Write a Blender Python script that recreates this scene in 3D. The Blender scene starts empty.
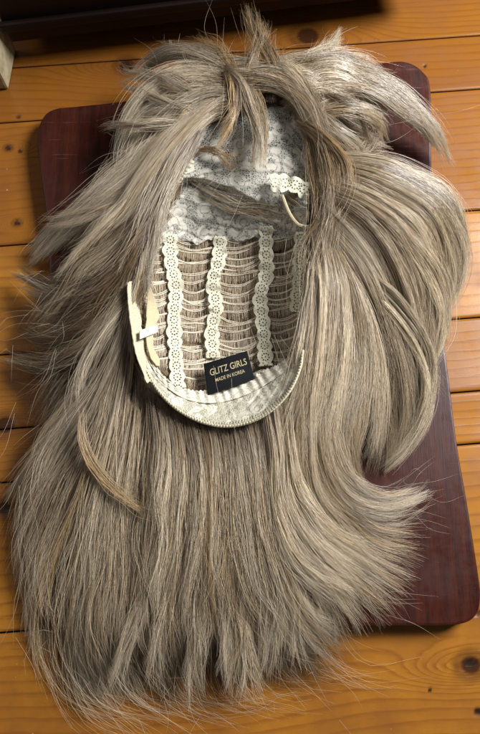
import bpy, bmesh, math
import numpy as np
from mathutils import Vector, Matrix

rng = np.random.default_rng(11)
C = bpy.context.scene.collection

# ------------------------------------------------------------------ camera, world, lamps, exposure
PITCH = math.radians(15.0)
DIST = 0.665
cam_d = bpy.data.cameras.new('camera')
cam = bpy.data.objects.new('camera', cam_d)
C.objects.link(cam)
cam.location = (0.0, -DIST * math.sin(PITCH), DIST * math.cos(PITCH) + 0.02)
cam.rotation_euler = (PITCH, 0, 0)
cam_d.sensor_fit = 'VERTICAL'
cam_d.sensor_height = 36.0
cam_d.lens = 18.0 / math.tan(math.radians(29.0))
cam_d.clip_start = 0.02
cam_d.clip_end = 50
cam_d.dof.use_dof = False
bpy.context.scene.camera = cam

world = bpy.data.worlds.new("World")
bpy.context.scene.world = world
world.use_nodes = True
wb = world.node_tree.nodes['Background']
wb.inputs[0].default_value = (0.92, 0.93, 1.0, 1)
wb.inputs[1].default_value = 0.11


def lamp(name, loc, target, size, power, col):
    d = bpy.data.lights.new(name, 'AREA')
    d.shape = 'RECTANGLE'
    d.size, d.size_y = size
    d.energy = power
    d.color = col
    o = bpy.data.objects.new(name, d)
    C.objects.link(o)
    o.location = loc
    o.rotation_euler = (Vector(target) - Vector(loc)).to_track_quat('-Z', 'Y').to_euler()
    return o


key = lamp('window_light', (1.04, 0.56, 1.04), (0.07, 0.03, 0.0), (0.55, 0.60), 23.5, (0.95, 0.97, 1.0))
key.data.spread = math.radians(110)
lamp('room_light', (-1.35, 0.5, 1.4), (0, 0.1, 0), (0.5, 0.6), 4.6, (1.0, 0.96, 0.92))

vs = bpy.context.scene.view_settings
vs.view_transform = 'Standard'
vs.look = 'None'
vs.exposure = 0.0
vs.gamma = 1.0

# ------------------------------------------------------------------ measuring: photo coordinates -> points at a real height
W0, H0 = 480.0, 734.0
TANV = math.tan(math.radians(29.0))
CAM = np.array(cam.location)
R = np.array(Matrix.Rotation(PITCH, 3, 'X'))


def P(px, py, z):
    """point at height z (m above the floor) seen at photo position px, py"""
    px, py, z = np.broadcast_arrays(np.asarray(px, float), np.asarray(py, float), np.asarray(z, float))
    dx = (px - W0 / 2) / (H0 / 2) * TANV
    dy = -(py - H0 / 2) / (H0 / 2) * TANV
    d = np.stack([dx, dy, -np.ones_like(dx)], -1) @ R.T
    t = (z - CAM[2]) / d[..., 2]
    return CAM + d * t[..., None]


BT = 0.020      # top of the board above the floor

# ------------------------------------------------------------------ helpers


def link(name, me, mat=None, parent=None, smooth=True):
    o = bpy.data.objects.new(name, me)
    C.objects.link(o)
    if mat:
        me.materials.append(mat)
    if parent is not None:
        o.parent = parent
    if smooth and len(me.polygons):
        me.polygons.foreach_set('use_smooth', np.ones(len(me.polygons), bool))
    return o


def quads_mesh(name, V, F, mat, parent=None, smooth=True):
    V = np.asarray(V, np.float32)
    F = np.asarray(F, np.int32)
    me = bpy.data.meshes.new(name)
    n, k = F.shape
    me.vertices.add(len(V))
    me.vertices.foreach_set('co', V.ravel())
    me.loops.add(n * k)
    me.loops.foreach_set('vertex_index', F.ravel())
    me.polygons.add(n)
    me.polygons.foreach_set('loop_start', np.arange(n, dtype=np.int32) * k)
    me.update(calc_edges=True)
    return link(name, me, mat, parent, smooth)


def py_mesh(name, V, F, mat, parent=None, smooth=False):
    me = bpy.data.meshes.new(name)
    me.from_pydata([tuple(v) for v in V], [], F)
    me.update()
    return link(name, me, mat, parent, smooth)


def grid_faces(nu, nv, mask=None):
    i, j = np.meshgrid(np.arange(nu - 1), np.arange(nv - 1), indexing='ij')
    a = i * nv + j
    F = np.stack([a, a + nv, a + nv + 1, a + 1], -1)
    if mask is not None:
        return F[mask]
    return F.reshape(-1, 4)


def attr(o, name, data, kind='FLOAT'):
    a = o.data.attributes.new(name, kind, 'POINT')
    if kind == 'FLOAT':
        a.data.foreach_set('value', np.asarray(data, np.float32).ravel())
    elif kind == 'FLOAT_VECTOR':
        a.data.foreach_set('vector', np.asarray(data, np.float32).ravel())
    else:
        a.data.foreach_set('color', np.asarray(data, np.float32).ravel())


def tag(o, label=None, cat=None, group=None, kind=None):
    if label: o['label'] = label
    if cat: o['category'] = cat
    if group: o['group'] = group
    if kind: o['kind'] = kind
    return o


def spline(pts, n):
    """Catmull-Rom through pts, n points evenly by arc length"""
    p = np.asarray(pts, float)
    m = len(p)
    if m == 2:
        return p[0] + (p[1] - p[0]) * np.linspace(0, 1, n)[:, None]
    q = np.vstack([2 * p[0] - p[1], p, 2 * p[-1] - p[-2]])
    t = np.linspace(0, m - 1 - 1e-9, 200)
    i = t.astype(int)
    f = (t - i)[:, None]
    a, b, c, d = q[i], q[i + 1], q[i + 2], q[i + 3]
    r = 0.5 * ((2 * b) + (c - a) * f + (2 * a - 5 * b + 4 * c - d) * f**2 + (3 * b - a - 3 * c + d) * f**3)
    L = np.concatenate([[0], np.cumsum(np.linalg.norm(np.diff(r, axis=0), axis=1))])
    s = np.linspace(0, L[-1], n)
    return np.stack([np.interp(s, L, r[:, k]) for k in range(p.shape[1])], -1)


def tubes(name, lines, rad, mat, parent=None, sides=3, col=None, tip=0.25):
    """lines (N,K,3) world points; rad (N,) -> one mesh of thin tapered tubes"""
    L = np.asarray(lines, float)
    N, K, _ = L.shape
    T = np.gradient(L, axis=1)
    T /= np.linalg.norm(T, axis=2, keepdims=True) + 1e-12
    up = np.array([0, 0, 1.0])
    A = np.cross(T, up)
    nA = np.linalg.norm(A, axis=2, keepdims=True)
    A = np.where(nA > 1e-3, A / (nA + 1e-12), np.array([1.0, 0, 0]))
    B = np.cross(A, T)
    t = np.linspace(0, 1, K)
    prof = 1 - (1 - tip) * np.clip((t - 0.6) / 0.4, 0, 1) ** 1.5
    r = np.broadcast_to(np.asarray(rad, float).reshape(-1, 1), (N, K)) * prof
    ang = np.arange(sides) * 2 * math.pi / sides + math.pi / 2
    V = (L[:, :, None, :] + r[:, :, None, None] * (np.cos(ang)[:, None] * A[:, :, None, :] + np.sin(ang)[:, None] * B[:, :, None, :]))
    base = (np.arange(N)[:, None, None] * K + np.arange(K - 1)[None, :, None]) * sides
    s = np.arange(sides)[None, None, :]
    s2 = (s + 1) % sides
    F = np.stack([base + s, base + s2, base + sides + s2, base + sides + s], -1).reshape(-1, 4)
    o = quads_mesh(name, V.reshape(-1, 3), F, mat, parent)
    if col is not None:
        c = np.repeat(col[:, :, None, :], sides, 2).reshape(-1, 3)
        attr(o, 'tint', np.hstack([c, np.ones((len(c), 1))]), 'FLOAT_COLOR')
    return o


# ------------------------------------------------------------------ materials
def new_mat(name, base=(0.5, 0.5, 0.5), rough=0.5, spec=0.5):
    m = bpy.data.materials.new(name)
    m.use_nodes = True
    b = m.node_tree.nodes['Principled BSDF']
    b.inputs['Base Color'].default_value = (*base, 1)
    b.inputs['Roughness'].default_value = rough
    b.inputs['Specular IOR Level'].default_value = spec
    return m, m.node_tree, b


def N(nt, typ, **kw):
    n = nt.nodes.new(typ)
    for k, v in kw.items():
        if hasattr(n, k):
            setattr(n, k, v)
        else:
            n.inputs[k].default_value = v
    return n


def math_n(nt, op, a, b=None, c=None):
    n = nt.nodes.new('ShaderNodeMath')
    n.operation = op
    for i, v in enumerate((a, b, c)):
        if v is None: continue
        if isinstance(v, (int, float)): n.inputs[i].default_value = v
        else: nt.links.new(v, n.inputs[i])
    return n.outputs[0]


def ramp(nt, fac, stops):
    n = nt.nodes.new('ShaderNodeValToRGB')
    cr = n.color_ramp
    while len(cr.elements) < len(stops):
        cr.elements.new(0.5)
    for e, (p, c) in zip(cr.elements, stops):
        e.position = p
        e.color = (*c, 1) if len(c) == 3 else c
    nt.links.new(fac, n.inputs[0])
    return n.outputs[0]


def mixc(nt, fac, a, b, mode='MIX'):
    n = nt.nodes.new('ShaderNodeMix')
    n.data_type = 'RGBA'
    n.blend_type = mode
    if isinstance(fac, (int, float)): n.inputs[0].default_value = fac
    else: nt.links.new(fac, n.inputs[0])
    for idx, v in ((6, a), (7, b)):
        if isinstance(v, tuple): n.inputs[idx].default_value = (*v, 1)
        else: nt.links.new(v, n.inputs[idx])
    return n.outputs[2]


def bump(nt, b, h, dist, strength=1.0):
    n = nt.nodes.new('ShaderNodeBump')
    n.inputs['Distance'].default_value = dist
    n.inputs['Strength'].default_value = strength
    nt.links.new(h, n.inputs['Height'])
    nt.links.new(n.outputs[0], b.inputs['Normal'])


def coords(nt, scale=(1, 1, 1), src='Object'):
    tc = nt.nodes.new('ShaderNodeTexCoord')
    mp = nt.nodes.new('ShaderNodeMapping')
    mp.inputs['Scale'].default_value = scale
    nt.links.new(tc.outputs[src], mp.inputs[0])
    return mp.outputs[0]


def noise(nt, vec, scale, detail=4, rough=0.6):
    n = N(nt, 'ShaderNodeTexNoise', Scale=scale, Detail=detail, Roughness=rough)
    nt.links.new(vec, n.inputs['Vector'])
    return n.outputs[0]


def attr_n(nt, name, out='Fac'):
    n = nt.nodes.new('ShaderNodeAttribute')
    n.attribute_name = name
    return n.outputs[out]


# hair fibre
M_HAIR, nt, b = new_mat('synthetic_hair', rough=0.28, spec=0.7)
nt.links.new(attr_n(nt, 'tint', 'Color'), b.inputs['Base Color'])
b.inputs['Transmission Weight'].default_value = 0.0
b.inputs['Sheen Weight'].default_value = 0.0

# pine floor: 'grain' carries the ring height, 'knot' the knot cores, 'plank' a value per plank
M_PINE, nt, b = new_mat('varnished_pine', rough=0.32, spec=0.25)
g = attr_n(nt, 'grain')
k = attr_n(nt, 'knot')
pl = attr_n(nt, 'plank')
gap = attr_n(nt, 'gap')
vec = coords(nt)
fine = noise(nt, coords(nt, (25, 420, 40)), 1.0, 4)
wob = noise(nt, coords(nt, (9, 60, 9)), 1.0, 3)
gg = math_n(nt, 'ADD', g, math_n(nt, 'MULTIPLY', wob, 1.0))
saw = math_n(nt, 'FRACT', gg)
late = ramp(nt, saw, [(0.0, (0, 0, 0)), (0.55, (0.12, 0.12, 0.12)), (0.86, (1, 1, 1)), (1.0, (0, 0, 0))])
amt = math_n(nt, 'MULTIPLY', late, math_n(nt, 'MULTIPLY_ADD', fine, 0.7, 0.10))
light = mixc(nt, pl, (0.20, 0.070, 0.009), (0.42, 0.175, 0.020))
c = mixc(nt, amt, light, (0.13, 0.034, 0.006))
blot = noise(nt, vec, 16.0, 5)
c = mixc(nt, ramp(nt, blot, [(0.35, (0, 0, 0)), (0.70, (0.75, 0.75, 0.75))]), c, (0.17, 0.055, 0.010))
c = mixc(nt, k, c, (0.030, 0.010, 0.005))
dirt = noise(nt, vec, 420.0, 2)
c = mixc(nt, ramp(nt, dirt, [(0.72, (0, 0, 0)), (0.80, (0.5, 0.5, 0.5))]), c, (0.12, 0.05, 0.02))
fs1 = noise(nt, coords(nt, (12, 420, 12)), 1.0, 2)
fs2 = noise(nt, coords(nt, (25, 25, 25)), 1.0, 3)
fscr = math_n(nt, 'MULTIPLY', ramp(nt, fs1, [(0.67, (0, 0, 0)), (0.70, (1, 1, 1))]), ramp(nt, fs2, [(0.5, (0, 0, 0)), (0.6, (0.6, 0.6, 0.6))]))
c = mixc(nt, fscr, c, (0.10, 0.035, 0.010))
fleck = noise(nt, coords(nt, (260, 260, 260)), 1.0, 2)
c = mixc(nt, ramp(nt, fleck, [(0.74, (0, 0, 0)), (0.78, (0.7, 0.7, 0.7))]), c, (0.45, 0.36, 0.26))
c = mixc(nt, gap, c, (0.02, 0.010, 0.006))
nt.links.new(c, b.inputs['Base Color'])
nt.links.new(ramp(nt, blot, [(0.35, (0.18, 0.18, 0.18)), (0.7, (0.45, 0.45, 0.45))]), b.inputs['Roughness'])
bump(nt, b, math_n(nt, 'ADD', math_n(nt, 'MULTIPLY', amt, 1.4), math_n(nt, 'MULTIPLY', blot, 2.0)), 0.0003, 0.35)

# mahogany board
M_MAHO, nt, b = new_mat('mahogany', rough=0.3, spec=0.24)
st = noise(nt, coords(nt, (120, 9, 20)), 1.0, 8, 0.75)
pore = noise(nt, coords(nt, (900, 45, 100)), 1.0, 3)
band = noise(nt, coords(nt, (22, 1.2, 4)), 1.0, 3)
c = ramp(nt, st, [(0.3, (0.012, 0.0030, 0.0016)), (0.5, (0.040, 0.0080, 0.0034)), (0.75, (0.078, 0.0150, 0.0056))])
c = mixc(nt, ramp(nt, band, [(0.38, (0, 0, 0)), (0.66, (0.6, 0.6, 0.6))]), c, (0.030, 0.008, 0.006))
c = mixc(nt, ramp(nt, pore, [(0.60, (0, 0, 0)), (0.70, (0.65, 0.65, 0.65))]), c, (0.010, 0.004, 0.003))
dust = noise(nt, coords(nt), 700.0, 2)
c = mixc(nt, ramp(nt, dust, [(0.73, (0, 0, 0)), (0.80, (0.35, 0.35, 0.35))]), c, (0.25, 0.2, 0.18))
nt.links.new(c, b.inputs['Base Color'])
sc1 = noise(nt, coords(nt, (8, 260, 8)), 1.0, 2)
sc2 = noise(nt, coords(nt, (30, 30, 30)), 1.0, 3)
scr = math_n(nt, 'MULTIPLY', ramp(nt, sc1, [(0.66, (0, 0, 0)), (0.70, (1, 1, 1))]), ramp(nt, sc2, [(0.5, (0, 0, 0)), (0.65, (0.5, 0.5, 0.5))]))
c = mixc(nt, scr, c, (0.13, 0.05, 0.035))
nt.links.new(c, b.inputs['Base Color'])
smear = noise(nt, coords(nt, (14, 20, 14)), 1.0, 6, 0.7)
nt.links.new(ramp(nt, smear, [(0.35, (0.20, 0.20, 0.20)), (0.65, (0.5, 0.5, 0.5))]), b.inputs['Roughness'])
bump(nt, b, pore, 0.0003, 0.35)

M_DARK, nt, b = new_mat('dark_stained_wood', rough=0.5, spec=0.25)
c = ramp(nt, noise(nt, coords(nt, (3, 30, 80)), 1.0, 5), [(0.3, (0.006, 0.0025, 0.002)), (0.7, (0.014, 0.005, 0.003))])
nt.links.new(c, b.inputs['Base Color'])

M_SKIRT, nt, b = new_mat('old_cream_paint', (0.42, 0.36, 0.22), 0.5)
c = ramp(nt, noise(nt, coords(nt), 60.0, 5), [(0.3, (0.25, 0.19, 0.10)), (0.6, (0.45, 0.38, 0.24))])
nt.links.new(c, b.inputs['Base Color'])

M_METAL, nt, b = new_mat('dull_metal', (0.16, 0.13, 0.10), 0.4)
b.inputs['Metallic'].default_value = 1.0


def fabric(name, base, dark, scale=900.0, rough=0.85, bd=0.0006):
    m, nt, b = new_mat(name, base, rough, 0.2)
    n1 = noise(nt, coords(nt), scale, 3)
    n2 = noise(nt, coords(nt), 70.0, 4)
    c = mixc(nt, ramp(nt, n1, [(0.40, (1, 1, 1)), (0.60, (0, 0, 0))]), base, dark)
    c = mixc(nt, ramp(nt, n2, [(0.45, (0, 0, 0)), (0.75, (0.45, 0.45, 0.45))]), c, dark)
    nt.links.new(c, b.inputs['Base Color'])
    b.inputs['Sheen Weight'].default_value = 0.15
    bump(nt, b, n1, bd, 0.7)
    return m


M_CREAM = fabric('cream_lace_ribbon', (0.66, 0.635, 0.49), (0.47, 0.44, 0.31), 1300)
M_FELT = fabric('cream_felt', (0.56, 0.50, 0.36), (0.42, 0.36, 0.23), 700)
M_ELASTIC = fabric('beige_elastic', (0.56, 0.47, 0.30), (0.44, 0.35, 0.20), 1500)
M_WHITE = fabric('white_elastic_slider', (0.56, 0.57, 0.54), (0.42, 0.42, 0.40), 1100)
M_FRILL = fabric('cream_gathered_lace', (0.64, 0.60, 0.49), (0.46, 0.42, 0.32), 620, bd=0.001)
M_CORD = fabric('weft_cord', (0.78, 0.70, 0.56), (0.60, 0.52, 0.39), 1400)
M_BAND = fabric('nape_lace', (0.62, 0.58, 0.45), (0.42, 0.38, 0.29), 420, bd=0.0012)
M_SATIN, nt, b = new_mat('black_satin', (0.005, 0.005, 0.006), 0.55, 0.15)
bump(nt, b, noise(nt, coords(nt, (600, 2600, 600)), 1.0, 2), 0.0003, 0.6)
M_GOLD, nt, b = new_mat('gold_thread', (0.36, 0.30, 0.16), 0.6)


def lace_mat(name, figure, net, holes):
    """machine lace: dense flowers on an open net, holes let what lies below show"""
    m, nt, b = new_mat(name, figure, 0.8, 0.2)
    vec = attr_n(nt, 'cloth', 'Vector')
    def vor(scale, feat):
        v = N(nt, 'ShaderNodeTexVoronoi', feature=feat, Scale=scale)
        nt.links.new(vec, v.inputs['Vector'])
        return v.outputs['Distance']
    nz = N(nt, 'ShaderNodeTexNoise', Scale=55.0, Detail=3.0)
    nt.links.new(vec, nz.inputs['Vector'])
    add = nt.nodes.new('ShaderNodeVectorMath'); add.operation = 'MULTIPLY_ADD'
    nt.links.new(nz.outputs['Color'], add.inputs[0])
    add.inputs[1].default_value = (0.009, 0.009, 0.009)
    nt.links.new(vec, add.inputs[2])
    v = N(nt, 'ShaderNodeTexVoronoi', feature='F1', Scale=66.0)
    nt.links.new(add.outputs[0], v.inputs['Vector'])
    d = v.outputs['Distance']
    # petals: bands of the warped cell distance
    n3 = N(nt, 'ShaderNodeTexNoise', Scale=130.0, Detail=1.5)
    nt.links.new(add.outputs[0], n3.inputs['Vector'])
    leafy = ramp(nt, n3.outputs[0], [(0.40, (0.12, 0.12, 0.12)), (0.425, (1, 1, 1))])
    ringd = ramp(nt, d, [(0.0, (0.3, 0.3, 0.3)), (0.06, (1, 1, 1)), (0.30, (1, 1, 1)), (0.315, (0.2, 0.2, 0.2)), (0.345, (0.2, 0.2, 0.2)), (0.36, (1, 1, 1)), (0.55, (1, 1, 1)), (0.57, (0.3, 0.3, 0.3))])
    petal = math_n(nt, 'MULTIPLY', leafy, ringd)
    netd = vor(480.0, 'DISTANCE_TO_EDGE')
    thread = ramp(nt, netd, [(0.10, (1, 1, 1)), (0.20, (0, 0, 0))])
    cover = math_n(nt, 'MAXIMUM', petal, thread)
    fz = noise(nt, vec, 1500.0, 2)
    c = mixc(nt, petal, net, figure)
    c = mixc(nt, ramp(nt, fz, [(0.4, (0.5, 0.5, 0.5)), (0.6, (0, 0, 0))]), c, tuple(x * 0.6 for x in figure))
    nt.links.new(c, b.inputs['Base Color'])
    a = math_n(nt, 'MULTIPLY_ADD', cover, holes, 1 - holes)
    nt.links.new(a, b.inputs['Alpha'])
    bump(nt, b, cover, 0.0008, 0.6)
    return m


M_LACE = lace_mat('pale_net_lace', (0.50, 0.465, 0.385), (0.36, 0.34, 0.29), 0.8)
M_NAPE = lace_mat('cream_net_lace', (0.60, 0.56, 0.44), (0.42, 0.38, 0.28), 0.45)

# ------------------------------------------------------------------ floor
TH = math.radians(4.7)
ux, uy = np.array([math.cos(TH), math.sin(TH)]), np.array([-math.sin(TH), math.cos(TH)])


def to_floor(px, py):
    w = P(px, py, 0.0)[..., :2]
    return w @ ux, w @ uy


gaps_px = [(240, 52), (240, 106), (240, 228), (240, 336), (240, 410), (240, 463), (240, 612)]
gv = sorted([float(to_floor(a, b_)[1]) for a, b_ in gaps_px])
gv = [gv[0] - 0.50, gv[0] - 0.36, gv[0] - 0.19] + gv + [gv[-1] + 0.12, gv[-1] + 0.27, gv[-1] + 0.42, gv[-1] + 0.6]
knots = [(127, 66, 0.0075, 1), (308, 36, 0.011, 1), (471, 665, 0.0075, 1), (5, 425, 0.008, 1), (8, 148, 0.003, 1),
         (18, 117, 0.0022, 0), (20, 151, 0.0022, 0), (17, 223, 0.003, 1), (477, 613, 0.003, 0), (478, 712, 0.003, 0),
         (430, 690, 0.0015, 0), (4, 508, 0.006, 1), (444, 341, 0.002, 0), (425, 66, 0.0018, 0)]
knots_f = [(*[float(q) for q in to_floor(a, b_)], r * 1.25, s) for a, b_, r, s in knots]
Vs, Fs, G, K_, PLK, GP = [], [], [], [], [], []
off = 0
us = np.unique(np.concatenate([np.linspace(-1.6, -0.34, 12), np.arange(-0.34, 0.34, 0.0016), np.linspace(0.34, 1.6, 12)]))
for i in range(len(gv) - 1):
    a, b2 = gv[i] + 0.0005, gv[i + 1] - 0.0005
    inner = np.linspace(a + 0.0022, b2 - 0.0022, max(4, int((b2 - a) / 0.0022)))
    vv = np.concatenate([[a, a, a + 0.0005], inner, [b2 - 0.0005, b2, b2]])
    zz = np.concatenate([[-0.012, -0.0011, -0.0002], np.zeros(len(inner)), [-0.0002, -0.0011, -0.012]])
    U, V = np.meshgrid(us, vv, indexing='ij')
    Z = np.broadcast_to(zz, U.shape).copy()
    cup = 0.0004 * np.cos((V - a) / (b2 - a) * math.pi * 2)
    Z += np.where(Z > -0.0001, cup, 0)
    ph = rng.uniform(0, 10)
    slope = rng.uniform(-0.5, 0.5) * 8
    g = (V - a) * rng.uniform(70, 130) + ph + slope * U + 0.8 * np.sin(U * 6 + ph) + 0.35 * np.sin(U * 17 + ph * 3)
    kn = np.zeros_like(U)
    for (ku, kv, r, s) in knots_f:
        du, dv = U - ku, V - kv
        if s:
            e = np.exp(-((du / (r * 5.5)) ** 2 + (dv / (r * 1.7)) ** 2))
            g = g + 7.0 * e * (1 if kv > (a + b2) / 2 else -1)
        rr = np.sqrt((du / 1.15) ** 2 + dv ** 2) / r
        m_ = np.clip((1.15 - rr) / 0.45, 0, 1)
        kn = np.maximum(kn, m_ * (0.95 if s else 0.75))
        Z -= np.where(Z > -0.001, 1, 0) * (0.0008 if s else 0.0012) * np.clip(1.2 - rr, 0, 1)
        if s: kn = np.maximum(kn, 0.45 * np.clip((1.9 - rr) / 0.6, 0, 1) * (V > a))
    # raised, wavy grain round the knot by the board's near corner
    kx, ky = knots_f[2][:2]
    e = np.exp(-(((U - kx) / 0.05) ** 2 + ((V - ky) / 0.03) ** 2))
    Z += np.where(Z > -0.001, 1, 0) * e * 0.00045 * np.sin(g * 2 * math.pi)
    X = U * ux[0] + V * uy[0]
    Y = U * ux[1] + V * uy[1]
    Vs.append(np.stack([X, Y, Z], -1).reshape(-1, 3))
    Fs.append(grid_faces(*U.shape) + off)
    off += U.size
    G.append(g.ravel()); K_.append(kn.ravel()); PLK.append(np.full(U.size, rng.uniform(0, 1)))
    GP.append((Z < -0.001).astype(float).ravel())
floor = quads_mesh('floor', np.vstack(Vs), np.vstack(Fs), M_PINE)
attr(floor, 'grain', np.concatenate(G)); attr(floor, 'knot', np.concatenate(K_))
attr(floor, 'plank', np.concatenate(PLK)); attr(floor, 'gap', np.concatenate(GP))
tag(floor, kind='structure')
sub = py_mesh('subfloor', [(-3, -3, -0.0125), (3, -3, -0.0125), (3, 3, -0.0125), (-3, 3, -0.0125)], [(0, 1, 2, 3)], M_DARK)
tag(sub, kind='structure')


def box(name, corners2d, z0, z1, mat, parent=None, bev=0.0):
    bm = bmesh.new()
    lo = [bm.verts.new((x, y, z0)) for x, y in corners2d]
    hi = [bm.verts.new((x, y, z1)) for x, y in corners2d]
    n = len(lo)
    bm.faces.new(lo[::-1]); bm.faces.new(hi)
    for i in range(n):
        bm.faces.new((lo[i], lo[(i + 1) % n], hi[(i + 1) % n], hi[i]))
    if bev:
        bmesh.ops.bevel(bm, geom=list(bm.edges), offset=bev, segments=2, affect='EDGES', profile=0.6)
    bmesh.ops.recalc_face_normals(bm, faces=bm.faces)
    me = bpy.data.meshes.new(name)
    bm.to_mesh(me); bm.free()
    return link(name, me, mat, parent, smooth=False)


# dark cabinet standing at the far side
zb = 0.030
pA, pB = P(11, 43, zb)[:2], P(422, -7, zb)[:2]
dirc = (pB - pA) / np.linalg.norm(pB - pA)
perp = np.array([-dirc[1], dirc[0]])
cab = bpy.data.objects.new('cabinet', None); C.objects.link(cab)
cab.location = (*((pA + pB) / 2), 0)
tag(cab, 'very dark brown wooden cabinet raised on a recessed plinth at the back', 'cabinet')


def cab_box(name, a0, a1, d0, d1, z0, z1, bev=0.003, mat=M_DARK):
    q = [pA + dirc * a + perp * d for a, d in ((a0, d0), (a1, d0), (a1, d1), (a0, d1))]
    o = box(name, q, z0, z1, mat, None, bev)
    o.parent = cab
    o.matrix_parent_inverse = Matrix.Translation(-cab.location)
    return o


Lc = float(np.linalg.norm(pB - pA))
cab_box('body', 0, Lc, 0, 0.30, zb, 0.22)
cab_box('plinth', 0.02, Lc - 0.02, 0.035, 0.28, 0.0005, zb - 0.0005, 0.001)
cab_box('bottom_rail', -0.004, Lc + 0.004, -0.008, -0.0005, zb + 0.022, zb + 0.034, 0.003)
# thin curved handle low on the front
hp = []
for t in np.linspace(0, 1, 14):
    a = Lc * 0.63 + t * 0.05
    q = pA + dirc * a - perp * (0.012 + 0.014 * math.sin(t * math.pi))
    hp.append([q[0], q[1], zb + 0.075 - 0.022 * math.sin(t * math.pi)])
h = tubes('handle', [hp], [0.0016], M_METAL, cab, sides=8, tip=1.0)
h.matrix_parent_inverse = Matrix.Translation(-cab.location)

# cream skirting block at the far left
q0 = P(9, 90, 0.0)[:2]
sk = box('skirting_block', [q0 + d for d in (np.array([-0.12, 0.0]), np.array([0.0, 0.0]), np.array([0.004, 0.055]), np.array([-0.12, 0.055]))], 0.0008, 0.05, M_SKIRT, None, 0.003)
tag(sk, 'worn cream painted skirting block at the far left end of the cabinet', 'skirting board')

# ------------------------------------------------------------------ mahogany board (traced outline, 18 mm thick)
outline = [(74, 106), (130, 100), (220, 88), (310, 74), (385, 62), (408, 62), (424, 72), (431, 90), (432, 165), (436, 240), (440, 305), (449, 375), (457, 440),
           (468, 505), (479, 575), (481, 600), (476, 616), (462, 624), (430, 626), (330, 626), (220, 628), (100, 630), (62, 629), (46, 620), (39, 600), (41, 520), (45, 430), (49, 330),
           (48, 236), (44, 200), (38, 155), (37, 132), (44, 115), (56, 108)]
op = P([p[0] for p in outline], [p[1] for p in outline], BT)[:, :2]
cl = np.vstack([op, op[:1]])


def closed_spline(p, per=6):
    n = len(p)
    out = []
    for i in range(n):
        a, b_, c_, d = p[i - 1], p[i], p[(i + 1) % n], p[(i + 2) % n]
        for f in np.arange(per) / per:
            out.append(0.5 * ((2 * b_) + (c_ - a) * f + (2 * a - 5 * b_ + 4 * c_ - d) * f**2 + (3 * b_ - a - 3 * c_ + d) * f**3))
    return np.array(out)


cs = closed_spline(op)
ctr = cs.mean(0)
tang = np.roll(cs, -1, 0) - np.roll(cs, 1, 0)
nrm = np.stack([tang[:, 1], -tang[:, 0]], -1)
nrm /= np.linalg.norm(nrm, axis=1, keepdims=True)
if ((cs - ctr) * nrm).sum() < 0: nrm = -nrm
prof = [(0.010, BT), (0.0025, BT), (0.0010, BT - 0.0004), (0.0002, BT - 0.0016), (0.0, BT - 0.004), (0.0, 0.006), (0.0015, 0.003), (0.004, 0.002)]
V, F = [], []
n = len(cs)
for (ins, z) in prof:
    for q in cs - nrm * ins: V.append((*q, z))
for r_ in range(len(prof) - 1):
    for i in range(n):
        F.append((r_ * n + i, r_ * n + (i + 1) % n, (r_ + 1) * n + (i + 1) % n, (r_ + 1) * n + i))
F.append(tuple(range(n)))
F.append(tuple(reversed([(len(prof) - 1) * n + i for i in range(n)])))
board = py_mesh('wooden_board', V, F, M_MAHO, smooth=False)
bm = bmesh.new(); bm.from_mesh(board.data); bmesh.ops.recalc_face_normals(bm, faces=bm.faces); bm.to_mesh(board.data); bm.free()
tag(board, 'dark reddish mahogany board with rounded corners lying on the pine floor under the wig', 'board')


def inside_board(x, y):
    p = cs[::3]
    res = np.zeros(x.shape, bool)
    j = len(p) - 1
    for i in range(len(p)):
        xi, yi, xj, yj = p[i][0], p[i][1], p[j][0], p[j][1]
        c_ = ((yi > y) != (yj > y)) & (x < (xj - xi) * (y - yi) / (yj - yi + 1e-12) + xi)
        res ^= c_
        j = i
    return res


# ------------------------------------------------------------------ wig
wig = bpy.data.objects.new('wig', None); C.objects.link(wig)
wig.location = (*P(218, 300, BT)[:2], BT)
tag(wig, 'long ash blonde wig lying inside up with its lace cap showing on the dark board', 'wig')
WI = Matrix.Translation(-wig.location)


def own(o, parent=None):
    o.parent = parent or wig
    o.matrix_parent_inverse = WI
    return o


def zc(px, py):
    """inside of the cap: a shallow bowl"""
    px = np.asarray(px, float); py = np.asarray(py, float)
    r2 = ((px - 218) / 92) ** 2 + ((py - 275) / 160) ** 2
    return 0.030 + 0.047 * np.clip(r2, 0, 1.25) ** 1.25


def S(px, py, dz=0.0):
    return P(px, py, zc(px, py) + dz)


def grid_part(name, fn, nu, nv, mat, parent=None, mask=None, cloth=True, solid=0.0):
    """fn(u, v) -> (px, py, dz) on the bowl"""
    U, V = np.meshgrid(np.linspace(0, 1, nu), np.linspace(0, 1, nv), indexing='ij')
    px, py, dz = fn(U, V)
    co = S(px, py, dz)
    fm = None
    if mask is not None:
        m_ = mask(U, V)
        fm = m_[:-1, :-1] & m_[1:, 1:] & m_[1:, :-1] & m_[:-1, 1:]
    o = quads_mesh(name, co.reshape(-1, 3), grid_faces(nu, nv, fm), mat)
    if cloth:
        attr(o, 'cloth', np.stack([px / 1000, py / 1000, np.zeros_like(px)], -1).reshape(-1, 3), 'FLOAT_VECTOR')
    bm = bmesh.new(); bm.from_mesh(o.data)
    loose = [v for v in bm.verts if not v.link_faces]
    if loose: bmesh.ops.delete(bm, geom=loose, context='VERTS')
    bm.to_mesh(o.data); bm.free()
    if solid:
        md = o.modifiers.new('thick', 'SOLIDIFY'); md.thickness = solid; md.offset = 0
    return own(o, parent)


def wav(x, seed, f=1.0):
    r_ = np.random.default_rng(seed)
    s = 0
    for k_ in range(4):
        s = s + np.sin(x * f * (1.7 ** k_) * 2 * math.pi + r_.uniform(0, 6.28)) / (1.5 ** k_)
    return s / 2


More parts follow.
